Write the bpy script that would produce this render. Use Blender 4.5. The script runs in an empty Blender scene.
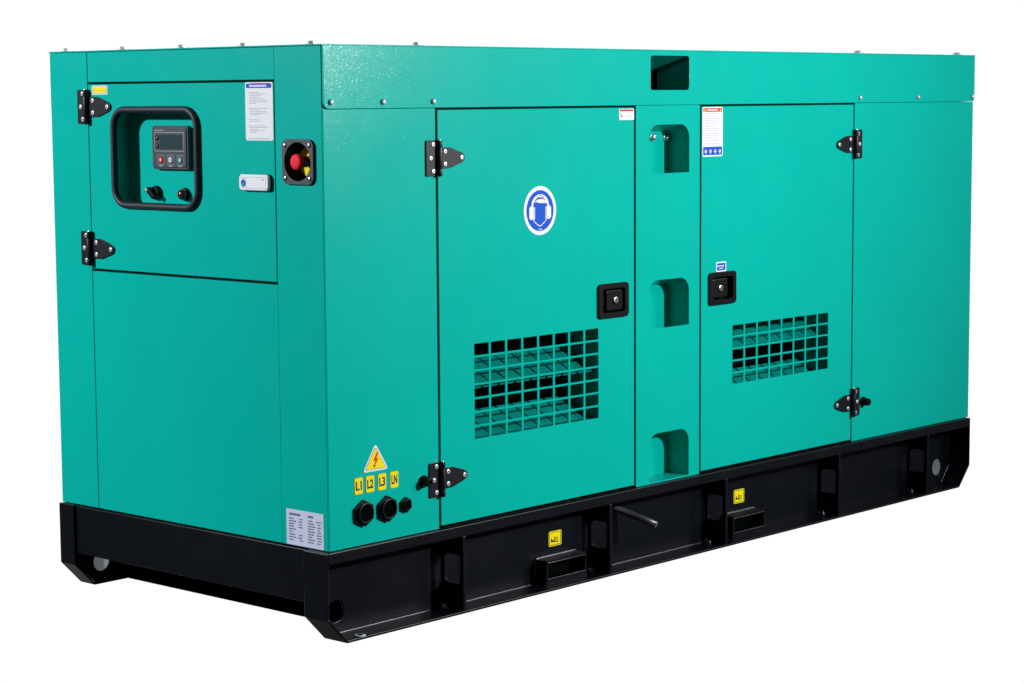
import bpy, bmesh, math, random
from mathutils import Vector, Matrix
from mathutils.geometry import tessellate_polygon
random.seed(4)
scene = bpy.context.scene
COL = scene.collection
PI = math.pi
ZB, ZT, ZC, ZG = .4573, 1.5240, 1.3905, .2545      # cabinet bottom, top, roof joint, ground (survey heights)
LEN, WID = 2.6, .930

# ------------------------------------------------------------------ materials
def new_mat(name):
    m = bpy.data.materials.new(name); m.use_nodes = True
    return m, m.node_tree, m.node_tree.nodes['Principled BSDF']

def simple(name, col, rough=.5, metal=0, spec=.5, coat=0):
    m, nt, b = new_mat(name)
    b.inputs['Base Color'].default_value = (*col, 1)
    b.inputs['Roughness'].default_value = rough
    b.inputs['Metallic'].default_value = metal
    b.inputs['Specular IOR Level'].default_value = spec
    b.inputs['Coat Weight'].default_value = coat
    return m

def paint(name, c0, c1, rough, spec, peel, pscale, blot=3.0, rough_var=.08, flake=0.0):
    """powder coat: faint cloudiness, orange peel, uneven gloss"""
    m, nt, b = new_mat(name)
    N, Lk = nt.nodes, nt.links
    tc = N.new('ShaderNodeTexCoord')
    geo = N.new('ShaderNodeNewGeometry')
    n1 = N.new('ShaderNodeTexNoise'); n1.inputs['Scale'].default_value = blot; n1.inputs['Detail'].default_value = 2
    n1.inputs['Roughness'].default_value = .6
    Lk.new(geo.outputs['Position'], n1.inputs['Vector'])
    mx = N.new('ShaderNodeMix'); mx.data_type = 'RGBA'
    mx.inputs[6].default_value = (*c0, 1); mx.inputs[7].default_value = (*c1, 1)
    mr = N.new('ShaderNodeMapRange'); mr.inputs[1].default_value = .3; mr.inputs[2].default_value = .7
    Lk.new(n1.outputs['Fac'], mr.inputs[0]); Lk.new(mr.outputs[0], mx.inputs[0])
    Lk.new(mx.outputs[2], b.inputs['Base Color'])
    n2 = N.new('ShaderNodeTexNoise'); n2.inputs['Scale'].default_value = 9; n2.inputs['Detail'].default_value = 5
    Lk.new(geo.outputs['Position'], n2.inputs['Vector'])
    r2 = N.new('ShaderNodeMapRange'); r2.inputs[3].default_value = rough - rough_var; r2.inputs[4].default_value = rough + rough_var
    Lk.new(n2.outputs['Fac'], r2.inputs[0]); Lk.new(r2.outputs[0], b.inputs['Roughness'])
    n3 = N.new('ShaderNodeTexNoise'); n3.inputs['Scale'].default_value = pscale; n3.inputs['Detail'].default_value = 2
    Lk.new(geo.outputs['Position'], n3.inputs['Vector'])
    bp = N.new('ShaderNodeBump'); bp.inputs['Strength'].default_value = peel; bp.inputs['Distance'].default_value = .0012
    Lk.new(n3.outputs['Fac'], bp.inputs['Height']); Lk.new(bp.outputs[0], b.inputs['Normal'])
    if flake:
        n4 = N.new('ShaderNodeTexNoise'); n4.inputs['Scale'].default_value = 300; n4.inputs['Detail'].default_value = 2
        Lk.new(geo.outputs['Position'], n4.inputs['Vector'])
        b4 = N.new('ShaderNodeBump'); b4.inputs['Strength'].default_value = .34; b4.inputs['Distance'].default_value = .0012
        Lk.new(n4.outputs['Fac'], b4.inputs['Height']); Lk.new(b4.outputs[0], b.inputs['Coat Normal'])
        b.inputs['Coat Weight'].default_value = flake; b.inputs['Coat Roughness'].default_value = .14
    b.inputs['Specular IOR Level'].default_value = spec
    return m

M = {}
M['green'] = paint('green_paint', (.000, .452, .372), (.000, .478, .393), .30, .07, .10, 260, flake=.30)
M['green_shaded'] = paint('green_paint_shaded', (.0, .190, .160), (.0, .260, .215), .55, .06, .1, 260)  # same green made darker, shade of the inner surfaces put into the colour
M['black'] = paint('black_chassis_paint', (.0026, .0038, .0070), (.0038, .0052, .0088), .34, .18, .25, 180)
M['plastic'] = simple('black_plastic', (.004, .005, .0065), .36, spec=.18)
M['hinge'] = paint('black_hinge_coat', (.007, .0085, .012), (.010, .012, .016), .36, .24, .25, 700)
M['rubber'] = simple('black_rubber', (.018, .025, .036), .5, spec=.3)
M['grey_plastic'] = simple('dark_grey_plastic', (.034, .043, .058), .5, spec=.4)
M['dark'] = simple('shade_black', (.002, .003, .003), .9, spec=.0)  # near-black, shade of recesses and underside put into the colour
M['zinc'] = simple('zinc_plated_steel', (.72, .73, .78), .28, metal=1)
M['chrome'] = simple('bright_screw_steel', (.62, .63, .66), .42, metal=.55)
M['white'] = simple('white_label', (.87, .88, .91), .5, spec=.2)
M['offwhite'] = simple('silver_label', (.64, .69, .86), .5, spec=.2)
M['grey_print'] = simple('grey_print', (.30, .32, .38), .6)
M['print'] = simple('dark_print', (.10, .12, .22), .6)
M['lightgrey'] = simple('light_grey_print', (.35, .38, .42), .6)
M['ink'] = simple('navy_ink', (.008, .010, .05), .6)
M['blackink'] = simple('black_ink', (.012, .012, .012), .6)
M['yellow'] = simple('yellow_label', (.95, .79, .001), .5, spec=.15)
M['ochre'] = simple('ochre_border', (.35, .22, .01), .5)
M['blue'] = simple('blue_label', (.000, .085, .60), .5, spec=.15)
M['red'] = simple('red_label', (.80, .035, .03), .5, spec=.15)
M['redbtn'] = simple('red_button', (.95, .025, .045), .6, spec=.15)
M['greenbtn'] = simple('green_button', (.02, .42, .25), .35)
M['whitebtn'] = simple('white_button', (.62, .64, .68), .35)
M['lamp'] = simple('red_lamp_lens', (.09, .008, .010), .12, spec=.7, coat=.4)
M['screen'] = simple('display_glass', (.030, .060, .068), .18, spec=.5)
M['ctrl'] = simple('controller_face', (.024, .034, .046), .42)
M['whiteplastic'] = simple('white_plastic', (.88, .89, .93), .4, spec=.3)
M['pipe'] = simple('steel_pipe', (.045, .050, .060), .30, spec=.6)
M['weld'] = simple('weld_and_glint_metal', (.17, .18, .20), .32, metal=.6)  # pale metal for welds and for painted highlights on the black skid
def hole_grey_mat():  # added stand-in for the grey backdrop seen through the skid holes
    m, nt, b = new_mat('translucent_grey_backdrop')
    t = nt.nodes.new('ShaderNodeBsdfTranslucent'); t.inputs[0].default_value = (.33, .36, .41, 1)
    mx = nt.nodes.new('ShaderNodeMixShader'); mx.inputs[0].default_value = .75
    b.inputs['Base Color'].default_value = (.3, .33, .38, 1)
    nt.links.new(b.outputs[0], mx.inputs[1]); nt.links.new(t.outputs[0], mx.inputs[2])
    nt.links.new(mx.outputs[0], nt.nodes['Material Output'].inputs['Surface'])
    return m
M['hole_grey'] = hole_grey_mat()

# ------------------------------------------------------------------ builder
ABS = {}     # survey-space origin of every object

def frame(kind, a, z, d=0.0):
    """front: a = x, d = depth in y;  left: a = y, d = depth in x"""
    if kind == 'F':
        return (Vector((a, d, z)), Vector((1, 0, 0)), Vector((0, 0, 1)), Vector((0, -1, 0)))
    if kind == 'L':
        return (Vector((d, a, z)), Vector((0, -1, 0)), Vector((0, 0, 1)), Vector((-1, 0, 0)))
    if kind == 'T':   # looking down: u = x, v = y, n = up
        return (Vector((a, d, z)), Vector((1, 0, 0)), Vector((0, 1, 0)), Vector((0, 0, 1)))

def circle(cu, cv, r, n=24, ru=None, a0=0, a1=2 * PI, closed=True):
    ru = ru or r
    k = n if closed else n + 1
    return [(cu + ru * math.cos(a0 + (a1 - a0) * i / n), cv + r * math.sin(a0 + (a1 - a0) * i / n)) for i in range(k)]

def rrect(u0, u1, v0, v1, r, seg=5, rs=None):
    """rounded rectangle, radii order: bottom-left, bottom-right, top-right, top-left"""
    rs = rs or (r, r, r, r); pts = []
    for (cu, cv, a, q) in ((u0, v0, PI, rs[0]), (u1, v0, 1.5 * PI, rs[1]), (u1, v1, 0, rs[2]), (u0, v1, .5 * PI, rs[3])):
        if q <= 1e-6: pts.append((cu, cv)); continue
        x = cu + q if cu == u0 else cu - q
        y = cv + q if cv == v0 else cv - q
        for i in range(seg + 1):
            t = a + (PI / 2) * i / seg
            pts.append((x + q * math.cos(t), y + q * math.sin(t)))
    return pts

class MB:
    def __init__(s, fr):
        s.O, s.U, s.V, s.N = fr; s.bm = bmesh.new(); s.mats = []; s.smooth = []
    def mi(s, m):
        if m not in s.mats: s.mats.append(m)
        return s.mats.index(m)
    def v(s, p): return s.bm.verts.new(s.U * p[0] + s.V * p[1] + s.N * p[2])
    def f(s, vs, m, sm=False):
        try: fc = s.bm.faces.new(vs)
        except ValueError: return None
        fc.material_index = s.mi(m); fc.smooth = sm; return fc
    def prism(s, outer, n0, n1, m, holes=(), sm=False, cap0=True, cap1=True):
        loops = [outer] + list(holes)
        tris = tessellate_polygon([[Vector((p[0], p[1], 0)) for p in lp] for lp in loops]) if holes else None
        bot = [[s.v((p[0], p[1], n0)) for p in lp] for lp in loops]
        top = [[s.v((p[0], p[1], n1)) for p in lp] for lp in loops]
        if tris is None:
            if cap1: s.f(top[0], m)
            if cap0: s.f(bot[0][::-1], m)
        else:
            ft = [x for l in top for x in l]; fb = [x for l in bot for x in l]
            for t in tris:
                if cap1: s.f([ft[i] for i in t], m)
                if cap0: s.f([fb[i] for i in t][::-1], m)
        for a, b in zip(bot, top):
            k = len(a)
            for i in range(k): s.f([a[i], a[(i + 1) % k], b[(i + 1) % k], b[i]], m, sm)
    def flat(s, pts, n, m):
        s.f([s.v((p[0], p[1], n)) for p in pts], m)
    def flath(s, outer, holes, n, m):
        loops = [outer] + list(holes)
        tris = tessellate_polygon([[Vector((p[0], p[1], 0)) for p in lp] for lp in loops])
        vs = [s.v((p[0], p[1], n)) for lp in loops for p in lp]
        for t in tris: s.f([vs[i] for i in t], m)
    def box(s, u0, u1, v0, v1, n0, n1, m):
        s.prism([(u0, v0), (u1, v0), (u1, v1), (u0, v1)], n0, n1, m)
    def grid(s, us, vs, solid, n0, n1, m):
        """slab of rectangular cells, solid(i,j) tells which are filled"""
        vt = {}
        def g(i, j, k):
            if (i, j, k) not in vt: vt[(i, j, k)] = s.v((us[i], vs[j], (n0, n1)[k]))
            return vt[(i, j, k)]
        I, J = len(us) - 1, len(vs) - 1
        ok = lambda i, j: 0 <= i < I and 0 <= j < J and solid(i, j)
        for i in range(I):
            for j in range(J):
                if not ok(i, j): continue
                s.f([g(i, j, 1), g(i + 1, j, 1), g(i + 1, j + 1, 1), g(i, j + 1, 1)], m)
                s.f([g(i, j, 0), g(i, j + 1, 0), g(i + 1, j + 1, 0), g(i + 1, j, 0)], m)
                for (di, dj, a, b) in ((-1, 0, (0, 0), (0, 1)), (1, 0, (1, 0), (1, 1)), (0, -1, (0, 0), (1, 0)), (0, 1, (0, 1), (1, 1))):
                    if not ok(i + di, j + dj):
                        A = (i + a[0], j + a[1]); B = (i + b[0], j + b[1])
                        s.f([g(*A, 0), g(*B, 0), g(*B, 1), g(*A, 1)], m)
    def loft(s, rings, m, cap=True, sm=True, closed=True):
        """rings: list of lists of 3D local points"""
        R = [[s.v(p) for p in r] for r in rings]
        k = len(R[0])
        for a, b in zip(R, R[1:]):
            for i in range(k if closed else k - 1): s.f([a[i], a[(i + 1) % k], b[(i + 1) % k], b[i]], m, sm)
        if cap: s.f(R[0][::-1], m); s.f(R[-1], m)
        return R
    def lathe(s, cu, cv, prof, m, seg=20, sm=True):
        """prof: (r, n) list, axis along the normal"""
        s.loft([[(cu + r * math.cos(2 * PI * i / seg), cv + r * math.sin(2 * PI * i / seg), n) for i in range(seg)] for r, n in prof], m, cap=True, sm=sm)
    def tube(s, path, r, m, seg=10, closed=False):
        """sweep of a circle along local 3D path"""
        P = [Vector(p) for p in path]; K = len(P); rings = []
        up = Vector((0, 0, 1))
        for i in range(K):
            t = (P[(i + 1) % K] - P[i - 1]) if closed else (P[min(i + 1, K - 1)] - P[max(i - 1, 0)])
            t.normalize(); a = t.cross(up)
            if a.length < .1: a = t.cross(Vector((0, 1, 0)))
            a.normalize(); b = a.cross(t)
            rings.append([tuple(P[i] + a * r * math.cos(2 * PI * j / seg) + b * r * math.sin(2 * PI * j / seg)) for j in range(seg)])
        if closed: rings.append(rings[0])
        s.loft(rings, m, cap=not closed)
    def stroke(s, pts, w, n, m):
        """flat ribbon on the face"""
        for (a, b) in zip(pts, pts[1:]):
            d = Vector((b[0] - a[0], b[1] - a[1])); L = d.length
            if L < 1e-7: continue
            d /= L; p = Vector((-d.y, d.x)) * w / 2; e = d * w * .3
            q = [(a[0] - e.x + p.x, a[1] - e.y + p.y), (a[0] - e.x - p.x, a[1] - e.y - p.y), (b[0] + e.x - p.x, b[1] + e.y - p.y), (b[0] + e.x + p.x, b[1] + e.y + p.y)]
            s.flat(q, n, m)
    def text(s, body, cu, cv, h, w, n, m, bold=0.02):
        cu_ = bpy.data.curves.new('txt', 'FONT'); cu_.body = body; cu_.size = 1; cu_.offset = bold
        cu_.resolution_u = 3
        o = bpy.data.objects.new('txt', cu_); COL.objects.link(o)
        dg = bpy.context.evaluated_depsgraph_get(); dg.update()
        me = o.evaluated_get(dg).to_mesh()
        xs = [v.co.x for v in me.vertices]; ys = [v.co.y for v in me.vertices]
        x0, x1, y0, y1 = min(xs), max(xs), min(ys), max(ys)
        vs = [s.v((cu + ((v.co.x - x0) / (x1 - x0) - .5) * w, cv + ((v.co.y - y0) / (y1 - y0) - .5) * h, n)) for v in me.vertices]
        for p in me.polygons: s.f([vs[i] for i in p.vertices], m)
        bpy.data.objects.remove(o); bpy.data.curves.remove(cu_)
    def build(s, name, parent, bevel=0.0, origin=None, seg=2, fix=True, label=None):
        if fix: bmesh.ops.recalc_face_normals(s.bm, faces=s.bm.faces)
        O = s.O
        me = bpy.data.meshes.new(name); s.bm.to_mesh(me); s.bm.free()
        for m in s.mats: me.materials.append(M[m])
        o = bpy.data.objects.new(name, me); COL.objects.link(o)
        ABS[o] = O.copy(); o.parent = parent; o.location = O - ABS[parent]
        if bevel:
            md = o.modifiers.new('edge', 'BEVEL'); md.width = bevel; md.segments = seg
            md.limit_method = 'ANGLE'; md.angle_limit = math.radians(40)
        if label: o['label'] = label
        return o

def kids(o): return [c for c in bpy.data.objects if c.parent == o]
def copy_part(src, origin, rot=(0, 0, 0), parent=None):
    parent = parent or src.parent
    c = src.copy(); COL.objects.link(c); c.parent = parent
    ABS[c] = Vector(origin); c.location = Vector(origin) - ABS[parent]; c.rotation_euler = rot
    for k in kids(src):
        d = k.copy(); COL.objects.link(d); d.parent = c; ABS[d] = Vector(origin)
    return c

# ------------------------------------------------------------------ the one thing
root = bpy.data.objects.new('generator_set', None); COL.objects.link(root)
root.location = (1.3, .465, 0); ABS[root] = Vector((1.3, .465, ZG))
root['label'] = 'teal green soundproof diesel generator cabinet on a black steel skid base'
root['category'] = 'generator'
G, T = 'green', .02

# ---------------- front face (long side)
b = MB(frame('F', 0, ZB)); H = ZC - .001 - ZB
b.prism([(.0, 0), (.3345, 0), (.3345, H), (.0, H)], -.0035, 0, G)
front_l = b.build('side_panel', root, .0012)
b = MB(frame('F', 1.9785, ZB))
b.box(0, LEN - 1.9785, 0, H, -T, 0, G)
b.build('side_panel', root, .0012)

# centre pillar with three arched lifting pockets
px0, px1 = 1.031, 1.2845
AL = (1.0815, 1.2415)
def arch(z0, z1, r=.034): return rrect(AL[0] - px0, AL[1] - px0, z0 - ZB, z1 - ZB, r, 7, rs=(.001, .001, r, r))
openings = [(1.2235, 1.3425), (.8425, .9620), (.4612, .5815)]
b = MB(frame('F', px0, ZB))
b.prism([(0, 0), (px1 - px0, 0), (px1 - px0, H), (0, H)], -.004, 0, G, holes=[arch(a, c) for a, c in openings])
pillar = b.build('centre_pillar', root)
for k, (a, c) in enumerate(openings):
    z0 = a if k == 2 else a - .034
    b = MB(frame('F', AL[0], a))
    W_ = AL[1] - AL[0]; Hh = c - a; dz = z0 - a
    d1 = -.063
    o1 = rrect(0, W_, dz, Hh, .034, 7, rs=(.001, .001, .034, .034))
    o2 = rrect(0, W_, dz, Hh - .018, .034, 7, rs=(.001, .001, .022, .022))
    b.loft([[(p[0] , p[1], -.0045) for p in o1], [(p[0], p[1], d1) for p in o2]], G, cap=False, sm=False)
    b.f([b.v((p[0], p[1], d1)) for p in o2], G)
    if k < 2: pass
    b.build('lifting_pocket', pillar)
for (x, z) in ((1.1735, 1.3105), (1.2265, 1.3085)):
    b = MB(frame('F', x, z, .0628))
    b.lathe(0, 0, [(.0105, 0), (.0105, .002), (.0095, .0025)], 'zinc')
    b.lathe(0, 0, [(.0078, .0025), (.0078, .0065), (.006, .009), (.003, .0095)], 'zinc', seg=6, sm=False)
    b.build('bolt', pillar)

# roof cover
cx0, cx1 = -.0005, 2.6035
b = MB(frame('F', 0, ZC))
r1 = rrect(1.0852, 1.2382, 1.4266 - ZC, 1.5100 - ZC, .008, 4)
b.prism(rrect(cx0 + .0015, cx1, 0, 1.5215 - ZC, .012, 5, rs=(.014, .010, 0, 0)), -.002, .0022, G, holes=[r1])
# top sheet and far side sheet of the same cover
b.box(-.0035, cx1 + .0005, 1.5216 - ZC, ZT + .0005 - ZC, -.9300, .0025, G)
b.box(.0, cx1, 0, 1.5215 - ZC, -.9302, -.9280, G)
b.box(2.6005, cx1, 0, 1.5215 - ZC, -.9278, -.0022, G)
cover = b.build('roof_cover', root, .0012)
b = MB(frame('F', 1.0852, 1.4266)); W_, Hh = .153, .0834
o1 = rrect(0, W_, 0, Hh, .008, 4); o1 = rrect(0, W_, -.034, Hh, .008, 4); o2 = rrect(0, W_, -.034, Hh - .036, .008, 4)
b.loft([[(p[0], p[1], -.0026) for p in o1], [(p[0], p[1], -.1) for p in o2]], G, cap=False, sm=False)
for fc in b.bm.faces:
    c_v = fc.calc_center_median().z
    if c_v < -.030: fc.material_index = b.mi('dark')  # pocket floor coloured near-black in place of shade
    elif c_v > Hh - .030: fc.material_index = b.mi('green_shaded')  # ceiling takes the darker green as painted shade
b.prism(rrect(-.001, W_ + .001, -.036, Hh - .034, .008, 4), -.104, -.0995, 'dark')  # near-black sheet in place of the unlit cavity
b.build('lifting_pocket', cover)
def pan_screw(x, z, y=-.0022, m='chrome'):
    b = MB(frame('F', x, z, y))
    b.lathe(0, 0, [(.0068, 0), (.0068, .0012), (.0062, .0032), (.0040, .0052), (.0016, .0057)], m, 16)
    b.lathe(0, 0, [(.0014, .0058), (.0005, .0060)], 'dark', 6)
    return b.build('screw', cover)
s0 = pan_screw(.0205, 1.4040)
for x in (.1728, .3262, 1.9999, 2.2949, 2.5900):
    copy_part(s0, (x, -.0022, 1.4038))
def roof_bolt(x, y):
    b = MB(frame('T', x, ZT + .0006, y))
    b.lathe(0, 0, [(.0140, 0), (.0140, .0018), (.011, .0019)], 'chrome', 16)
    b.lathe(0, 0, [(.0100, .0020), (.0100, .0062), (.0080, .0074)], 'chrome', 6, sm=False)
    return b.build('roof_bolt', cover)
rb = roof_bolt(.02, .8895)
for (x, y) in ((.02, .6787), (.02, .4721), (.02, .2649), (.02, .0506), (.3011, .02), (2.0215, .02), (2.539, .02), (2.58, .3), (2.58, .65), (1.2, .91), (.5, .91), (2.0, .91)):
    copy_part(rb, (x, y, ZT + .0006))

# ---------------- doors with cut grilles
def door(x0, x1, vx0, vx1, vz0, vz1, nc, nr, lx, name='side_door', label=None):
    z0, z1 = .4632, 1.3852
    us, vs = [0], [0]; bw, bh = .0078, .0050
    pu = (vx1 - vx0 + bw) / nc; pv = (vz1 - vz0 + bh) / nr
    for i in range(nc): us += [vx0 - x0 + i * pu, vx0 - x0 + i * pu + pu - bw]
    for j in range(nr): vs += [vz0 - z0 + j * pv, vz0 - z0 + j * pv + pv - bh]
    us.append(x1 - x0); vs.append(z1 - z0)
    holes = [(us[2 * i + 1], us[2 * i + 2], vs[2 * j + 1], vs[2 * j + 2]) for i in range(nc) for j in range(nr)]
    holes.append((lx - .0430 - x0, lx + .0430 - x0, .8950 - z0, .9550 - z0))
    us = sorted(set(us + list(holes[-1][:2]))); vs = sorted(set(vs + list(holes[-1][2:])))
    def solid(i, j):
        c, d_ = (us[i] + us[i + 1]) / 2, (vs[j] + vs[j + 1]) / 2
        return not any(h[0] < c < h[1] and h[2] < d_ < h[3] for h in holes)
    b = MB(frame('F', x0, z0))
    b.grid(us, vs, solid, -.0025, .0, G)
    # folded returns
    b.box(0, .0025, 0, z1 - z0, -.028, -.0026, G); b.box(x1 - x0 - .0025, x1 - x0, 0, z1 - z0, -.028, -.0026, G)
    b.box(.0026, x1 - x0 - .0026, z1 - z0 - .0025, z1 - z0, -.028, -.0026, G)
    b.box(.0026, x1 - x0 - .0026, 0, .0025, -.028, -.0026, G)
    d = b.build(name, root, .0007, seg=1)
    if label: d['label'] = label
    # baffle box behind the grille
    m_ = .012
    b = MB(frame('F', vx0, vz0, .0028)); W_, Hh = vx1 - vx0, vz1 - vz0
    dp = -.105
    A = [(-m_, -m_ - .045), (W_ + .004, -m_ - .045), (W_ + .004, Hh + m_), (-m_, Hh + m_)]
    b.loft([[(p[0], p[1], -.0002) for p in A], [(p[0], p[1], dp) for p in A]], G, cap=False, sm=False)
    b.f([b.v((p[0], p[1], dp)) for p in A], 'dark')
    b.build('air_duct', d, fix=False)
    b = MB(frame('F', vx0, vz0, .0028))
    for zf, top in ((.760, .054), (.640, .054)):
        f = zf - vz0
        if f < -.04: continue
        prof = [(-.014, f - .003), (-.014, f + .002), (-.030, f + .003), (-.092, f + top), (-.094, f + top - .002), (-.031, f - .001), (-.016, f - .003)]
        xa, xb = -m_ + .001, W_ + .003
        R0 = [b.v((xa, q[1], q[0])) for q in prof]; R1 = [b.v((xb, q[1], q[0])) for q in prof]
        for i in range(len(prof)): b.f([R0[i], R0[(i + 1) % 7], R1[(i + 1) % 7], R1[i]], 'green_shaded')  # blades take the darker green, part of their shade is colour
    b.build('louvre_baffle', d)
    return d
d1 = door(.3415, 1.0235, .4535, .8875, .6452, .8612, 8, 7, .9402, label='wide left door with a tall cut grille and round blue sign')
d2 = door(1.2915, 1.9728, 1.4253, 1.8586, .6728, .8249, 8, 5, 1.3765, label='right door with a shallow cut grille')

# dark frame strips seen through the door gaps
b = MB(frame('F', 0, ZB, .030))
for x in (.338, 1.0272, 1.288, 1.9757): b.box(x - .022, x + .022, 0, ZC + .020 - ZB, -.004, 0, 'green_shaded')
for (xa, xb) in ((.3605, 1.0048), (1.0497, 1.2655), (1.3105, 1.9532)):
    b.box(xa, xb, ZC - .03 - ZB, ZC + .020 - ZB, -.004, 0, 'green_shaded')
    if xa != 1.0497: b.box(xa, xb, -.0005, .04, -.004, 0, 'green_shaded')
b.box(1.9985, 2.5795, ZC - .03 - ZB, ZC + .020 - ZB, -.004, 0, 'green_shaded')
b.box(.0200, .3155, ZC - .03 - ZB, ZC + .020 - ZB, -.004, 0, 'green_shaded')
b.build('door_frame', root)

# ---------------- left face (short end)
b = MB(frame('L', .148, ZB)); Hf = 1.5212 - ZB
est = circle(.148 - .0740, 1.2800 - ZB, .0420, 32)
b.prism([(0, 0), (.1441, 0), (.1441, Hf), (0, Hf)], -.012, 0, G, holes=[est])
post = b.build('corner_post', root, .001)
b = MB(frame('L', .930, ZB))
b.box(0, .1395, 0, Hf, -T, 0, G)
b.build('corner_post', root, .001)
b = MB(frame('L', .7892, 1.4525)); b.box(0, .6400, 0, 1.5212 - 1.4525, -T, -.0008, G)
b.build('top_rail', root, .001)
b = MB(frame('L', .7892, ZB)); b.box(0, .6400, 0, 1.0165 - ZB, -T, -.0008, G)
b.build('lower_panel', root, .001)
# strips behind the control door gaps
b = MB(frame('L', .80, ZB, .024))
b.box(-.005, .03, 0, Hf, -.004, 0, 'green_shaded'); b.box(.630, .675, 0, Hf, -.004, 0, 'green_shaded')
b.box(.031, .629, 1.425 - ZB, Hf, -.004, 0, 'green_shaded'); b.box(.031, .629, .98 - ZB, 1.05 - ZB, -.004, 0, 'green_shaded')
b.box(.031, .629, 0, .03, -.004, 0, 'green_shaded')
b.box(.765, .797, 0, Hf, .003, .006, 'green_shaded')
b.build('door_frame', root)
# control door
dy0, dz0 = .7875, 1.0230; DW, DH = .6365, .4245
win = rrect(dy0 - .6950, dy0 - .3985, 1.1740 - dz0, 1.3895 - dz0, .036, 7)
b = MB(frame('L', dy0, dz0))
b.prism([(0, 0), (DW, 0), (DW, DH), (0, DH)], -.003, 0, G, holes=[win])
for (u0, u1, v0, v1) in ((0, .003, 0, DH), (DW - .003, DW, 0, DH), (.0031, DW - .0031, 0, .003), (.0031, DW - .0031, DH - .003, DH)):
    b.box(u0, u1, v0, v1, -.022, -.0031, G)
cdoor = b.build('control_door', root, .0008)
# rubber surround
b = MB(frame('L', .551, 1.2815))
path = [(p[0], p[1], .0035) for p in rrect(-.1420, .1510, -.1080, .1080, .040, 8)]
b.tube(path, .0080, 'rubber', 12, closed=True)
b.build('rubber_surround', cdoor)
# recessed control box
DEP = .041
b = MB(frame('L', .551, 1.2815))
o1 = rrect(-.1440, .1525, -.1075, .1075, .036, 7)
b.loft([[(p[0], p[1], -.003) for p in o1], [(p[0], p[1], -DEP) for p in o1]], G, cap=False, sm=False)
b.f([b.v((p[0], p[1], -DEP)) for p in o1], G)
cbox = b.build('control_recess', root)
# controller
cy, cz = .5330, 1.3045
b = MB(frame('L', cy, cz, DEP - .0002))
b.prism(rrect(-.063, .063, -.0490, .0490, .008, 5), 0, .0115, 'ctrl')
b.prism(rrect(-.0585, .0585, -.0445, .0445, .006, 5), .0115, .0137, 'ctrl')
b.flath(rrect(-.051, .052, -.0085, .0345, .002, 3), [rrect(-.0497, .0507, -.0074, .0333, .002, 3)], .0141, 'lightgrey')
b.flat(circle(-.048, .0385, .002, 8), .0141, 'lightgrey')
for i in range(6): b.flat([(-.0445 + i * .0045, .0372), (-.0412 + i * .0045, .0372), (-.0412 + i * .0045, .0398), (-.0445 + i * .0045, .0398)], .0141, 'grey_print')
for u in (-.030, .0035, .037):
    b.flath(rrect(u - .011, u + .011, -.039, -.0165, .003, 3), [rrect(u - .0102, u + .0102, -.0382, -.0173, .003, 3)], .0141, 'lightgrey')
    b.flat([(u - .006, -.0425), (u + .006, -.0425), (u + .006, -.0405), (u - .006, -.0405)], .0141, 'lightgrey')
ctrl = b.build('controller', cbox, .0015, label='dark grey control module with a small display')
b = MB(frame('L', cy, cz, DEP - .0141))
b.prism(rrect(-.0330, .0445, -.0035, .0290, .002, 3), 0, .0004, 'screen')
b.build('display_screen', cbox)
for (u, m) in ((-.030, 'redbtn'), (.0035, 'whitebtn'), (.037, 'greenbtn')):
    b = MB(frame('L', cy - u, cz - .0275, DEP - .0139))
    b.lathe(0, 0, [(.0070, 0), (.0070, .0012), (.0058, .002)], m, 16)
    b.flat([(-.0022, -.002), (.0022, -.002), (.0022, .002), (-.0022, .002)], .0021, 'white' if m != 'whitebtn' else 'lightgrey')
    b.build('push_button', cbox, label={'redbtn': 'red stop button', 'whitebtn': 'white button in the middle', 'greenbtn': 'green start button'}[m])
for v in (.0215, .0035):
    b = MB(frame('L', cy + .042, cz + v, DEP - .0139))
    b.prism(rrect(-.0055, .0055, -.0055, .0055, .002, 3), 0, .0012, 'plastic')
    b.flat([(-.002, -.0008), (.003, .0018), (.001, .003), (-.003, .0005)], .0014, 'lightgrey')
    b.build('menu_button', cbox)
# selector knob
b = MB(frame('L', .5950, 1.2013, DEP - .0002))
b.lathe(0, 0, [(.0165, 0), (.0165, .006), (.0150, .0075), (.0150, .010)], 'plastic', 24)
c_, s_ = math.cos(math.radians(-38)), math.sin(math.radians(-38))
blade = [(-.0165, -.0045), (.0150, -.0055), (.0150, .0055), (-.0165, .0045)]
b.prism([(p[0] * c_ - p[1] * s_, p[0] * s_ + p[1] * c_) for p in blade], .0101, .024, 'plastic')
tip = [(-.0168, -.0018), (-.009, -.0014), (-.009, .0014), (-.0168, .0018)]
b.prism([(p[0] * c_ - p[1] * s_, p[0] * s_ + p[1] * c_) for p in tip], .0241, .0250, 'white')
b.build('selector_knob', cbox, .001)
# indicator lamp
b = MB(frame('L', .4940, 1.2000, DEP - .0002))
b.lathe(0, 0, [(.0150, 0), (.0150, .004), (.0135, .0060)], 'plastic', 24)
b.lathe(0, 0, [(.0122, .0061), (.0125, .013), (.0100, .0180), (.0050, .0205), (.0010, .0210)], 'lamp', 20)
b.build('indicator_lamp', cbox)

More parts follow.
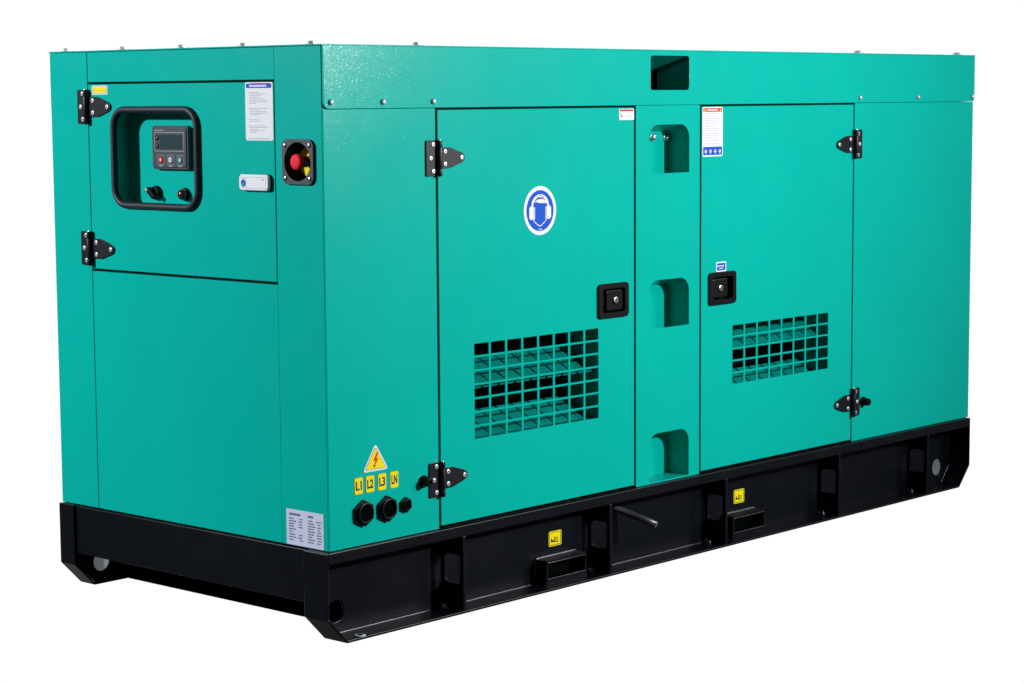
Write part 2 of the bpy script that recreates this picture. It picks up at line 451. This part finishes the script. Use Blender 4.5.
# white cam lock
b = MB(frame('L', .2080, 1.2340))
pr = rrect(-.0475, .0475, -.0175, .0175, .009, 6)
sc = lambda k, l: [(p[0] * k, p[1] * l) for p in pr]
b.prism([(p[0] * 1.02, p[1] * 1.04) for p in pr], .0002, .0045, 'plastic')
b.loft([[(*p, .0046) for p in pr], [(*p, .0085) for p in pr], [(*p, .0112) for p in sc(.965, .90)]], 'whiteplastic', sm=False)
b.flath(rrect(-.0240, .0400, -.0125, .0120, .002, 3), [rrect(-.0234, .0394, -.0119, .0114, .002, 3)], .0115, 'lightgrey')
b.flat([(-.0385, .0085), (-.0240, .0085), (-.0240, .0102), (-.0385, .0102)], .0115, 'grey_print')
b.flat([(.0260, .0060), (.0340, .0060), (.0340, .0078), (.0260, .0078)], .0115, 'grey_print')
b.flat([(-.0385, -.0110), (-.0240, -.0110), (-.0240, -.0100), (-.0385, -.0100)], .0115, 'grey_print')
b.flat(circle(-.0325, -.0015, .0078, 16), .0115, 'blue')
b.flat(circle(-.0335, -.0030, .0045, 12), .0118, 'greenbtn')
b.flat(circle(-.0350, .0010, .0022, 8), .0120, 'blackink')
b.build('cam_lock', cdoor, .0008, label='white plastic lock with a round blue key cover')

# emergency stop
b = MB(frame('L', .0740, 1.2800))
bez = [(p[0], p[1]) for p in rrect(-.0500, .0500, -.0505, .0505, .014, 6)]
bez = [(p[0] * (1 - .06 * (p[1] / .0505) ** 2), p[1] * (1 - .10 * (p[0] / .05) ** 2) * 1.0) for p in bez]
b.prism(bez, .0002, .0060, 'grey_plastic', holes=[circle(0, 0, .0405, 32)])
seg = 32
prof = [(.0405, .0062), (.0395, -.002), (.0365, -.028)]
b.loft([[(r * math.cos(2 * PI * i / seg), r * math.sin(2 * PI * i / seg), n) for i in range(seg)] for r, n in prof], 'plastic', cap=False)
b.flat(circle(0, 0, .0367, 32), -.028, 'plastic')
estop = b.build('emergency_stop', root, .0014, label='emergency stop in a recessed dark grey surround')
b = MB(frame('L', .0740, 1.2800, .0278))
b.flath(circle(0, 0, .0315, 28), [circle(0, 0, .0125, 20)], .0006, 'yellow')
for a in range(-50, 60, 20):
    t = math.radians(a); b.flat([(.021 * math.cos(t) + q[0], .021 * math.sin(t) + q[1]) for q in ((-.002, -.001), (.002, -.001), (.002, .001), (-.002, .001))], .0009, 'ochre')
b.build('warning_ring', estop)
b = MB(frame('L', .0740, 1.2800, .0274))
b.lathe(0, 0, [(.0120, 0), (.0120, .012), (.0105, .0125), (.0105, .028)], 'lamp', 20)
b.lathe(0, 0, [(.0130, .0281), (.0168, .0300), (.0170, .0345), (.0158, .0385), (.0100, .0402), (.0020, .0408)], 'redbtn', 28)
b.build('stop_button', estop)
for (u, v) in ((-.0375, .0345), (.0375, .0350), (-.0375, -.0345), (.0375, -.0350)):
    b = MB(frame('L', .0740 - u, 1.2800 + v, -.0060))
    b.lathe(0, 0, [(.0052, 0), (.0050, .0014), (.0030, .0026), (.0010, .0028)], 'zinc', 14)
    b.build('screw', estop)

# ---------------- hinges
def make_hinge():
    Fz = frame('F', .338, 1.2805)
    b = MB(Fz)
    b.prism(rrect(-.0360, -.0030, -.0392, .0392, .004, 4), .0003, .0035, 'hinge')
    leaf = [(.0030, -.0235), (.0400, -.0228), (.0780, -.0110), (.0850, -.0060), (.0868, 0), (.0850, .0060), (.0780, .0110), (.0400, .0228), (.0030, .0235)]
    b.prism(leaf, .0003, .0035, 'hinge')
    # knuckle
    for (v0, v1) in ((-.0392, -.0240), (-.0236, .0236), (.0240, .0392)):
        b.loft([[(.0010 + .0068 * math.cos(2 * PI * i / 16), v, .0072 + .0068 * math.sin(2 * PI * i / 16)) for i in range(16)] for v in (v0, v1)], 'hinge')
    b.box(.0, .0080, -.0392, .0392, .0004, .0065, 'hinge')
    b.loft([[(.0010 + .0035 * math.cos(2 * PI * i / 12), v, .0072 + .0035 * math.sin(2 * PI * i / 12)) for i in range(12)] for v in (-.0412, .0412)], 'zinc')
    h = b.build('hinge', root, .0008)
    for (u, v) in ((-.0150, .0300), (-.0225, .0), (-.0150, -.0285), (.0225, .0142), (.0225, -.0135), (.0755, 0)):
        q = MB(Fz)
        q.lathe(u, v, [(.0060, .0036), (.0058, .0046), (.0045, .0054), (.0030, .0056)], 'chrome', 16)
        q.lathe(u, v, [(.0021, .0057), (.0006, .0059)], 'dark', 6)
        s = q.build('screw', h)
    return h
hg = make_hinge()
copy_part(hg, (.338, 0, .5695))
copy_part(hg, (1.9765, 0, 1.2780), (0, PI, 0))
copy_part(hg, (1.9765, 0, .5670), (0, PI, 0))
copy_part(hg, (0, .7893, 1.3960), (0, 0, -PI / 2))
copy_part(hg, (0, .7893, 1.0695), (0, 0, -PI / 2))
# door bumpers beside the lower hinges
b = MB(frame('F', .2845, .5710))
b.lathe(0, 0, [(.0140, .0003), (.0140, .004), (.0115, .006), (.0100, .0215), (.0092, .0230)], 'plastic', 20)
b.lathe(0, 0, [(.0042, .0231), (.0038, .0239)], 'dark', 12)
bp_ = b.build('door_bumper', root, .0006)
copy_part(bp_, (2.0310, 0, .5640))

# ---------------- latches
def make_latch():
    Fz = frame('F', .9402, .9250); b = MB(Fz)
    b.prism(rrect(-.0560, .0560, -.0418, .0418, .011, 5), .0003, .0065, 'plastic', holes=[rrect(-.0420, .0420, -.0290, .0290, .005, 4)])
    b.loft([[(*p, .0062) for p in rrect(-.0422, .0422, -.0292, .0292, .005, 4)], [(*p, -.0140) for p in rrect(-.0400, .0400, -.0270, .0270, .005, 4)]], 'plastic', cap=False, sm=False)
    b.flat(rrect(-.0400, .0400, -.0270, .0270, .005, 4), -.0138, 'plastic')
    l = b.build('latch', root, .0016)
    b = MB(Fz)
    b.prism([(-.0240, -.0245), (.0330, -.0245), (.0370, -.0200), (.0370, .0200), (.0330, .0245), (-.0200, .0245), (-.0240, .0200)], -.0060, .0025, 'plastic')
    b.box(-.0335, -.0241, -.0130, .0130, -.0100, -.0040, 'plastic')
    b.build('paddle', l, .0022)
    b = MB(Fz)
    b.lathe(.0080, 0, [(.0092, .0026), (.0090, .0045), (.0075, .0058), (.0060, .0060)], 'zinc', 20)
    b.prism([(.0072, -.0045), (.0088, -.0045), (.0088, .0045), (.0072, .0045)], .0061, .0064, 'dark')
    b.build('key_lock', l)
    return l
lt = make_latch()
copy_part(lt, (1.3765, 0, .9252), (0, PI, 0))

# ---------------- labels on the cabinet
def dashes(b, u0, u1, v, h, n, m, gap=.0012, lo=.003, hi=.009):
    u = u0
    while u < u1 - lo:
        w = min(random.uniform(lo, hi), u1 - u)
        b.flat([(u, v), (u + w, v), (u + w, v + h), (u, v + h)], n, m); u += w + gap
# hearing protection sign
b = MB(frame('F', .6785, 1.1515)); q = .0572 / 187; qq = .0565 / 282
P_ = lambda x, y: ((x - 337) * q, (345 - y) * qq)
b.prism(circle(0, 0, .0565, 48), .0003, .0007, 'white')
b.flat(circle(0, 0, .0472, 48), .0010, 'blue')
for sx in (-1, 1):
    b.flat(rrect(sx * .0295 - .0085, sx * .0295 + .0085, -.0205, .0110, .0075, 5), .0013, 'white')
    b.flat(rrect(sx * .0205 - .0022, sx * .0205 + .0022, -.0190, .0080, .001, 3), .0013, 'white')
arc_o = circle(0, .0105, .0270, 24, ru=.0305, a0=0, a1=PI, closed=False)
arc_i = circle(0, .0105, .0205, 24, ru=.0245, a0=PI, a1=0, closed=False)
b.flat(arc_o + arc_i, .0013, 'white')
b.stroke(circle(0, .0115, .0240, 20, ru=.016, a0=.35, a1=PI - .35, closed=False), .0010, .0015, 'blue')
b.flat([P_(*p) for p in ((272, 250), (285, 228), (310, 216), (337, 212), (370, 214), (400, 228), (412, 262), (385, 262), (350, 258), (318, 255), (295, 246))], .0015, 'white')
b.stroke([P_(*p) for p in ((262, 448), (275, 478), (300, 500), (320, 518), (342, 522), (362, 502), (392, 474), (408, 442))], .0026, .0013, 'white')
dashes(b, -.006, .006, -.0440, .0022, .0013, 'white', .0008, .002, .003)
b.build('hearing_sign', d1, label='round blue sign with a head wearing ear muffs')
# small warning sticker, door top corner
b = MB(frame('F', .9662, 1.3557))
b.prism(rrect(0, .0566, 0, .0264, .0015, 3), .0003, .0006, 'white')
b.flat([(.003, .0205), (.0536, .0205), (.0536, .0250), (.003, .0250)], .0009, 'red')
for i in range(7): b.flat([(.004 + i * .007, .0228), (.008 + i * .007, .0228), (.008 + i * .007, .0250), (.004 + i * .007, .0250)], .0011, 'blackink')
b.stroke([(.0045, .0170), (.0060, .0135), (.0085, .0100), (.0120, .0075)], .0022, .0009, 'print'); b.stroke([(.010, .006), (.014, .0105)], .0018, .0009, 'print')
for k in range(5): dashes(b, .020, .052, .0040 + k * .0032, .0010, .0009, 'grey_print', .001, .003, .008)
b.build('warning_label', d1, label='small white warning label in the door corner')
# tall instruction sticker
b = MB(frame('F', 1.2945, 1.2600)); W_, Hh = .0845, .1238
b.prism(rrect(0, W_, 0, Hh, .006, 4), .0003, .0006, 'white')
b.flat(rrect(.003, W_ - .003, Hh - .0120, Hh - .0025, .003, 3), .0009, 'red')
b.flat([(.0060, Hh - .0105), (.0150, Hh - .0105), (.0105, Hh - .0040)], .0011, 'yellow')
dashes(b, .020, .062, Hh - .0090, .0036, .0011, 'white', .0012, .004, .006)
b.flat([(.0700, Hh - .0100), (.0780, Hh - .0100), (.0740, Hh - .0045)], .0011, 'yellow')
for k in range(19): dashes(b, .008, random.uniform(.052, .076), .0315 + k * .0042, .0012, .0009, 'grey_print', .0015, .003, .010)
b.flat(rrect(.003, W_ - .003, .0035, .0245, .002, 3), .0009, 'blue')
for i, u in enumerate((.013, .032, .052, .071)):
    b.flat(circle(u, .0135, .0042, 10, ru=.005), .0011, 'white')
    b.flat(circle(u - .001, .0145, .0020, 8, ru=.003), .0013, 'red' if i != 3 else 'print')
    b.stroke([(u, .0100), (u + .002, .0065)], .0018, .0011, 'white')
b.build('instruction_label', d2, label='tall white safety label with red head and blue foot')
# small blue label above latch
b = MB(frame('F', 1.3535, .9672))
b.prism(rrect(0, .0420, 0, .0248, .0020, 3), .0003, .0006, 'white')
b.flat(rrect(.0035, .0385, .0030, .0215, .0015, 3), .0009, 'blue')
dashes(b, .004, .038, .0130, .0030, .0011, 'white', .0012, .004, .006); dashes(b, .012, .031, .0070, .0026, .0011, 'white', .0012, .004, .006)
b.build('lock_label', d2)
# electric warning triangle
b = MB(frame('F', .1385, .6150))
def rtri(w, h, r, v0):
    A = [Vector((-w, v0)), Vector((w, v0)), Vector((0, v0 + h))]; out = []
    for i in range(3):
        p, a_, c2 = A[i], (A[i - 1] - A[i]).normalized(), (A[(i + 1) % 3] - A[i]).normalized()
        out += [tuple(p + a_ * r), tuple(p + (a_ + c2) * r * .28), tuple(p + c2 * r)]
    return out
b.prism(rtri(.0385, .0600, .008, -.0015), .0003, .0006, 'white')
b.flat(rtri(.0325, .0500, .006, .0020), .0008, 'blue')
b.flat(rtri(.0305, .0470, .005, .0030), .0010, 'yellow')
b.flat([(.0045, .0400), (-.0075, .0205), (-.0015, .0215), (-.0045, .0060), (.0085, .0260), (.0025, .0255), (.0085, .0385)], .0013, 'red')
b.flat([(.0000, .0110), (-.0080, .0125), (-.0050, .0045)], .0013, 'red')
b.build('voltage_sign', front_l, label='yellow triangle sign with a red lightning bolt')
for (x, t) in ((.0872, 'L1'), (.1213, 'L2'), (.1575, 'L3'), (.1945, 'LN')):
    b = MB(frame('F', x, .5872))
    b.prism(rrect(-.0128, .0128, -.0185, .0185, .004, 4), .0003, .0006, 'ochre')
    b.flat(rrect(-.0120, .0120, -.0177, .0177, .0036, 4), .0009, 'yellow')
    b.text(t, 0, .0005, .0200, .0178, .0012, 'ink', .034)
    b.build('phase_label', front_l, label='small yellow label reading ' + t)
# cable glands
def gland(x, z, R, r, hexr, out):
    b = MB(frame('F', x, z))
    hx = [(R * math.cos(PI / 6 + i * PI / 3 + .05), R * math.sin(PI / 6 + i * PI / 3 + .05)) for i in range(6)]
    b.prism(hx, .0003, out * .62, 'plastic')
    seg = 28
    rings = [(r * 1.16, out * .62), (r * 1.16, out * .92), (r * 1.10, out), (r * .93, out), (r * .88, out - .002), (r * .86, -.02)]
    R_ = b.loft([[(q0 * math.cos(2 * PI * i / seg), q0 * math.sin(2 * PI * i / seg), n) for i in range(seg)] for q0, n in rings], 'plastic', cap=False)
    b.flat(circle(0, 0, r * .9, 24), out * .62 + .0006, 'dark')
    return b.build('cable_gland', root, .001)
gland(.0985, .5272, .0295, .0200, 6, .0130)
gland(.1690, .5268, .0295, .0200, 6, .0130)
gland(.2265, .5270, .0180, .0105, 6, .0105)
# stickers on the short end
b = MB(frame('L', .7735, 1.4240))
b.prism(rrect(0, .0590, 0, .0205, .004, 4), .0003, .0006, 'white')
b.flath(rrect(.0022, .0568, .0020, .0185, .003, 4), [rrect(.0032, .0558, .0030, .0175, .002, 3)], .0009, 'print')
b.flat(rrect(.0050, .0540, .0040, .0165, .001, 3), .0009, 'yellow')
b.flat([(.005, .0085), (.054, .0085), (.054, .0092), (.005, .0092)], .0011, 'ochre')
b.build('voltage_label', cdoor, label='small yellow label with a white border')
b = MB(frame('L', .2410, 1.3235)); W_, Hh = .0880, .1240
b.prism(rrect(0, W_, 0, Hh, .005, 4), .0003, .0006, 'white')
b.flat(rrect(.003, W_ - .004, Hh - .0125, Hh - .0030, .003, 3), .0009, 'blue')
b.flat([(.020, Hh - .0030), (.080, Hh - .0030), (.080, Hh - .0020), (.020, Hh - .0020)], .0010, 'red')
dashes(b, .014, .072, Hh - .0100, .0042, .0011, 'white', .0010, .003, .006)
rows = [0, 1, 2, 3, 4, 5, 6, 7, 10, 11, 12, 13, 14, 17, 18, 21, 22, 23, 24, 25]
for k in rows: dashes(b, .010 if k in (0, 10, 17, 21) else .013, random.uniform(.030, .076), Hh - .0220 - k * .0034, .0010, .0009, 'grey_print', .0012, .002, .009)
dashes(b, .008, .078, .0035, .0012, .0009, 'grey_print', .0010, .003, .008)
b.build('operation_label', cdoor, label='white text label with a blue heading')
b = MB(frame('L', .1335, .4585)); W_, Hh = .1165, .0775
b.prism([(0, .0), (W_, 0), (W_, Hh), (0, Hh)], .0003, .0006, 'offwhite')
dashes(b, .010, .050, Hh - .0130, .0050, .0009, 'print', .0012, .005, .010)
dashes(b, .068, .084, Hh - .0130, .0048, .0009, 'print', .0008, .003, .005)
for k in range(9):
    v = Hh - .0210 - k * .0058
    dashes(b, .008, random.uniform(.020, .034), v, .0026, .0009, 'print', .0012, .004, .009)
    if k not in (4, 5): dashes(b, random.uniform(.036, .042), .052, v, .0026, .0009, 'print', .0012, .003, .007)
    dashes(b, .068, random.uniform(.082, .092), v, .0026, .0009, 'print', .0012, .004, .009)
    dashes(b, random.uniform(.094, .100), .110, v, .0026, .0009, 'print', .0012, .003, .007)
b.build('rating_plate', post, label='silver rating plate with two columns of small print')

# ---------------- closing faces: rear, far end, floor
b = MB(frame('F', 0, ZB, .9299)); b.box(.0205, LEN, 0, 1.3900 - ZB, 0, T, G); b.build('rear_panel', root, .001)
b = MB(frame('L', .9090, ZB, 2.5799)); b.box(0, .888, 0, 1.3900 - ZB, -T, 0, G); b.build('end_panel', root, .001)
b = MB(frame('T', .022, ZB + .0005, .022)); b.box(0, LEN - .045, .01, WID - .045, 0, .003, 'dark'); b.build('floor_plate', root)

# ---------------- skid base
SX0, SX1, SY0, SY1 = -.0205, 2.5925, -.0100, .9400
ZTOP, ZBAND, FT, WEB = .4563, .4318, .006, .0540
skid = bpy.data.objects.new('skid_base', None); COL.objects.link(skid); skid.parent = root
ABS[skid] = Vector((1.3, .465, ZG)); skid.location = (0, 0, 0)
CH = .0570
def beam(flip):
    """channel beam open to the outside with folded chamfered ends"""
    X0_ = SX0 if not flip else -.0135
    b = MB(frame('F', X0_, ZG, 0) if not flip else (Vector((X0_, .930, ZG)), Vector((1, 0, 0)), Vector((0, 0, 1)), Vector((0, 1, 0))))
    L_ = SX1 - X0_; Hb = ZTOP - ZG; o = .0120 if not flip else -.0045; w = -WEB
    hc = CH
    outer = [(hc, 0), (L_ - hc, 0), (L_, .060), (L_, Hb), (0, Hb), (0, .058)]
    r = .0245
    h1 = circle(.0665 - X0_, .3095 - ZG, r, 24); h2 = circle(2.5165 - X0_, .3110 - ZG, r, 24)
    inn = [(hc + .004, .005), (L_ - hc - .004, .005), (L_ - .006, .062), (L_ - .006, Hb - .006), (.006, Hb - .006), (.006, .060)]
    b.prism(inn, w - .006, w, 'black', holes=[h1, h2])               # web
    # flange strip folded all round (bottom, chamfers, end plates)
    t = .006
    def strip(p, q, n0, n1):
        d = (Vector(q) - Vector(p)).normalized(); nn = Vector((-d.y, d.x)) * t
        b.prism([p, q, tuple(Vector(q) + nn), tuple(Vector(p) + nn)], n0, n1, 'black')
    n0 = w - .006
    b.box(hc, L_ - hc, 0, t, n0, o, 'black')
    b.prism([(0, .058), (hc, 0), (hc + .0001, t), (t, .061)], n0, o, 'black')
    b.prism([(L_ - hc, 0), (L_, .060), (L_ - t, .063), (L_ - hc - .0001, t)], n0, o, 'black')
    b.prism([(0, .0581), (t, .0611), (t, Hb), (0, Hb)], n0, o, 'black'); b.prism([(L_ - t, .0631), (L_, .0601), (L_, Hb), (L_ - t, Hb)], n0, o, 'black')
    # top rail
    k_ = -.0050 if not flip else -.0200
    b.box(t + .0002, L_ - t - .0002, Hb - .0245, Hb, k_, o, 'black')
    b.box(t + .0002, L_ - t - .0002, Hb - .006, Hb, n0, k_ - .0001, 'black')
    return b.build('side_beam', skid, .0014), n0
nb, n0_ = beam(False)
fb, _ = beam(True)
# stiffener ribs with lightening holes
def rib(x):
    b = MB((Vector((x, 0, ZG)), Vector((0, 1, 0)), Vector((0, 0, 1)), Vector((1, 0, 0))))
    b.prism([(-.0114, .0062), (WEB - .013, .0062), (WEB - .0002, .019), (WEB - .0002, ZBAND - ZG + .012), (-.0045, ZBAND - ZG + .012), (-.0048, ZBAND - ZG - .0003), (-.0114, ZBAND - ZG - .0003)], 0, .0095, 'black',
            holes=[rrect(-.0015, .0470, .3215 - ZG, .3870 - ZG, .008, 4)])
    return b.build('stiffener_rib', nb, .0012)
rb0 = rib(.3985)
for x in (.9150, 1.3825, 1.9000, 2.3540): copy_part(rb0, (x, 0, ZG))
for x in (.3985, .9150, 1.3825, 1.9000, 2.3540):
    c = copy_part(rb0, (x, .930, ZG)); c.parent = fb; c.scale = (1, -.8, 1); c.location = Vector((x, .930, ZG)) - ABS[fb]
# fillet bead where web meets bottom flange, pale where a highlight is painted in
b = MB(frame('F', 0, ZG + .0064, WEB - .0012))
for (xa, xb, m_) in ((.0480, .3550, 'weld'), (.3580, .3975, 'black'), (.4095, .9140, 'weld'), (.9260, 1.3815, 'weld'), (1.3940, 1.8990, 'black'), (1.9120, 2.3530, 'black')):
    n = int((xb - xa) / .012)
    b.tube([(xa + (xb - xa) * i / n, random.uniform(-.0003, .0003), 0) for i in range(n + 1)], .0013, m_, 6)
b.build('weld_and_glint', nb)
# fork pockets
def fork(x0, x1, z1=.3200):
    b = MB(frame('F', x0, ZG))
    z0 = .0062; h = z1 - ZG; w = x1 - x0
    b.prism([(0, z0), (w, z0), (w, h), (0, h)], -WEB + .0002, -.0170, 'black', holes=[[(.005, z0 + .015), (w - .005, z0 + .015), (w - .005, h - .005), (.005, h - .005)]])
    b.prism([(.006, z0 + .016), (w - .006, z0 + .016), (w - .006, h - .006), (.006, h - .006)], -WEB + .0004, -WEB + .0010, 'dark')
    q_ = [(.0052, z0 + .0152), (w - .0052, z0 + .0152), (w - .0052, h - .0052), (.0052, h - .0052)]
    b.loft([[(*p, -.0185) for p in q_], [(*p, -WEB + .0012) for p in q_]], 'dark', cap=False, sm=False)  # near-black lining, the slot's shade put into the colour
    b.tube([(*p, -.0171) for p in q_], .0009, 'weld', 6, closed=True)
    f = b.build('fork_pocket', nb, .0014)
    b = MB(frame('F', x0, z1))
    n = 26
    pts = [(i * w / n, .0010 + random.uniform(-.0006, .0008), -WEB + .0015) for i in range(n + 1)]
    b.tube(pts, .0024, 'weld', 6)
    b.tube([(.0, -.002, -WEB + .0015), (-.0008, -.03, -WEB + .0015), (0, -.056, -WEB + .0015)], .0016, 'weld', 6)
    b.build('weld_and_glint', f)
    return f
fork(.7150, .8620); fork(1.4530, 1.5960)
# yellow fork symbols
for (x, w) in ((.7648, .0464), (1.5052, .0464)):
    b = MB(frame('F', x, .3420, WEB - .0002))
    b.prism(rrect(0, w, 0, .0365, .004, 4), .0003, .0006, 'yellow')
    b.flath(rrect(.0022, w - .0022, .0022, .0343, .003, 4), [rrect(.0038, w - .0038, .0036, .0329, .0024, 4)], .0009, 'blackink')
    b.flat([(.0080, .0100), (.0190, .0100), (.0190, .0140), (.0130, .0150), (.0110, .0210), (.0080, .0160)], .0009, 'blackink')
    b.flat([(.0200, .0085), (.0360, .0085), (.0360, .0105), (.0225, .0105), (.0225, .0230), (.0200, .0230)], .0009, 'blackink')
    b.flat([(.0250, .0120), (.0340, .0120), (.0340, .0200), (.0250, .0200)], .0009, 'blackink')
    b.flat([(.0270, .0135), (.0320, .0135), (.0320, .0185), (.0270, .0185)], .0011, 'yellow')
    b.build('fork_symbol', nb, label='yellow square label with a black forklift symbol')
# drain pipe
b = MB((Vector((1.0140, .0535, .4020)), Vector((1, 0, 0)), Vector((0, 1, 0)), Vector((0, 0, 1))))
b.tube([(-.01, .004, .004), (0, 0, 0), (.022, -.052, -.0190), (.026, -.058, -.0215), (.042, -.0980, -.0370)], .0085, 'pipe', 14)
b.lathe(0, 0, [(.001, -.0005), (.001, 0)], 'black', 6)
b.build('drain_pipe', skid)
# discs added as grey backdrop in the open holes, foot washer, painted glints
b = MB(frame('F', 2.5165, .3110, WEB + .0030)); b.flat(circle(0, 0, .0246, 24), 0, 'hole_grey'); b.build('hole_backdrop', nb, fix=False)
b = MB(frame('F', .0665, .3095, .8764)); b.flat(circle(0, 0, .0275, 24), 0, 'hole_grey'); b.build('hole_backdrop', fb, fix=False)
b = MB(frame('T', .0850, ZG + .0063, -.0005)); 
b.lathe(0, 0, [(.0125, 0), (.0125, .0018), (.0110, .0022)], 'offwhite', 20)
b.lathe(0, 0, [(.0060, .0023), (.0060, .0030), (.003, .0032)], 'dark', 12)
b.build('foot_washer', skid)
b = MB(frame('F', 2.012, .4440, SY0)); b.lathe(0, 0, [(.0080, .0002), (.0075, .0012), (.004, .0020)], 'weld', 14); b.build('rail_bolt', nb)
for x in (.3985, .9150, 1.3825, 1.9000, 2.3540):  # pale cones added as the light spots at the rib feet
    b = MB(frame('T', x - .010, ZG + .0062, WEB - .022))
    b.lathe(0, 0, [(.0060, 0), (.0042, .004), (.0012, .013)], 'weld', 8); b.build('weld_and_glint', nb)
b = MB((Vector((SX1 - CH, WEB - .001, ZG + .006)), Vector((1, 0, 0)), Vector((0, 1, 0)), Vector((0, 0, 1))))
b.tube([(.0 + i * .0045, -.001 + random.uniform(-.0006, .0006), .001 + i * .0050) for i in range(11)], .0016, 'weld', 6)  # pale line painted in as the highlight where chamfer meets web
b.build('weld_and_glint', nb)
# cross members
def cross(x0, x1, zb, name='cross_member'):
    b = MB((Vector((x0, .06, zb)), Vector((0, 1, 0)), Vector((0, 0, 1)), Vector((-1, 0, 0))))
    b.box(.0004, .8095, 0, ZTOP - .0015 - zb, -(x1 - x0), 0, 'black')
    return b.build(name, skid, .002)
cross(-.0070, .0010, .3395)
cross(2.5780, 2.5860, .3395)
for x in (.8, 1.6): cross(x, x + .05, .30)
# belly tank
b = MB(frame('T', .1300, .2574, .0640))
b.box(0, 2.34, .0, .800, 0, .185, 'dark')  # near-black colour carries the shade below the machine
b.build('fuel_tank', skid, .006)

# ------------------------------------------------------------------ camera
camd = bpy.data.cameras.new('camera'); cam = bpy.data.objects.new('camera', camd); COL.objects.link(cam)
fpx, yaw, pitch, roll = 2236.5094, .83547869, -.10922901, -.00659671
C = Vector((-3.19380786, -3.41339692, 1.4140614 - ZG))
fw = Vector((math.sin(yaw) * math.cos(pitch), math.cos(yaw) * math.cos(pitch), math.sin(pitch)))
rt = Vector((math.cos(yaw), -math.sin(yaw), 0)); up = rt.cross(fw)
rt2 = rt * math.cos(roll) + up * math.sin(roll); up2 = up * math.cos(roll) - rt * math.sin(roll)
cam.matrix_world = Matrix(((rt2.x, up2.x, -fw.x, C.x), (rt2.y, up2.y, -fw.y, C.y), (rt2.z, up2.z, -fw.z, C.z), (0, 0, 0, 1)))
camd.sensor_width = 36; camd.lens = fpx / 1024 * 36; camd.clip_start = .05; camd.clip_end = 200
scene.camera = cam

# ------------------------------------------------------------------ studio light
w = bpy.data.worlds.new('World'); scene.world = w; w.use_nodes = True
nt = w.node_tree; N = nt.nodes; Lk = nt.links
bg = N['Background']
tc = N.new('ShaderNodeTexCoord')
dot = N.new('ShaderNodeVectorMath'); dot.operation = 'DOT_PRODUCT'; dot.inputs[1].default_value = (.7416, .6709, 0)
Lk.new(tc.outputs['Generated'], dot.inputs[0])
mr = N.new('ShaderNodeMapRange'); mr.interpolation_type = 'SMOOTHSTEP'
mr.inputs[1].default_value = .50; mr.inputs[2].default_value = .72; mr.inputs[3].default_value = .05; mr.inputs[4].default_value = 1.02
Lk.new(dot.outputs['Value'], mr.inputs[0])
sep = N.new('ShaderNodeSeparateXYZ'); Lk.new(tc.outputs['Generated'], sep.inputs[0])
mz = N.new('ShaderNodeMapRange'); mz.interpolation_type = 'SMOOTHSTEP'
mz.inputs[1].default_value = -.62; mz.inputs[2].default_value = -.45; mz.inputs[3].default_value = .05; mz.inputs[4].default_value = 1.0
Lk.new(sep.outputs['Z'], mz.inputs[0])
mm = N.new('ShaderNodeMath'); mm.operation = 'MULTIPLY'; Lk.new(mr.outputs[0], mm.inputs[0]); Lk.new(mz.outputs[0], mm.inputs[1])
cmb = N.new('ShaderNodeCombineColor')
for i in range(3): Lk.new(mm.outputs[0], cmb.inputs[i])
Lk.new(cmb.outputs[0], bg.inputs['Color']); bg.inputs['Strength'].default_value = 1.0

def lamp(name, kind, loc, target, power, **kw):
    d = bpy.data.lights.new(name, kind); o = bpy.data.objects.new(name, d); COL.objects.link(o)
    o.location = loc; o.rotation_euler = (Vector(target) - Vector(loc)).to_track_quat('-Z', 'Y').to_euler()
    d.energy = power
    for k, v in kw.items(): setattr(d, k, v)
    return o
lamp('key_lamp', 'SPOT', (2.30, -3.20, 1.90 - ZG), (-1.91, -.51, 2.15 - ZG), 590, spot_size=math.radians(178), spot_blend=1.0, shadow_soft_size=.07)
lamp('fill_lamp', 'AREA', (7.0, -6.0, 3.6), (1.2, 0, .6), 250, shape='DISK', size=2.0)  # added unseen lamp, evens out the light along the long side
lamp('side_lamp', 'SPOT', (-4.0, 3.2, 2.75 - ZG), (0, .40, .60), 1120, spot_size=math.radians(70), spot_blend=1.0, shadow_soft_size=.12, color=(.97, 1.0, 1.06))

scene.view_settings.view_transform = 'Standard'; scene.view_settings.look = 'None'
scene.view_settings.exposure = 0; scene.view_settings.gamma = 1
scene.render.resolution_x = 1024; scene.render.resolution_y = 683
scene.render.engine = 'CYCLES'
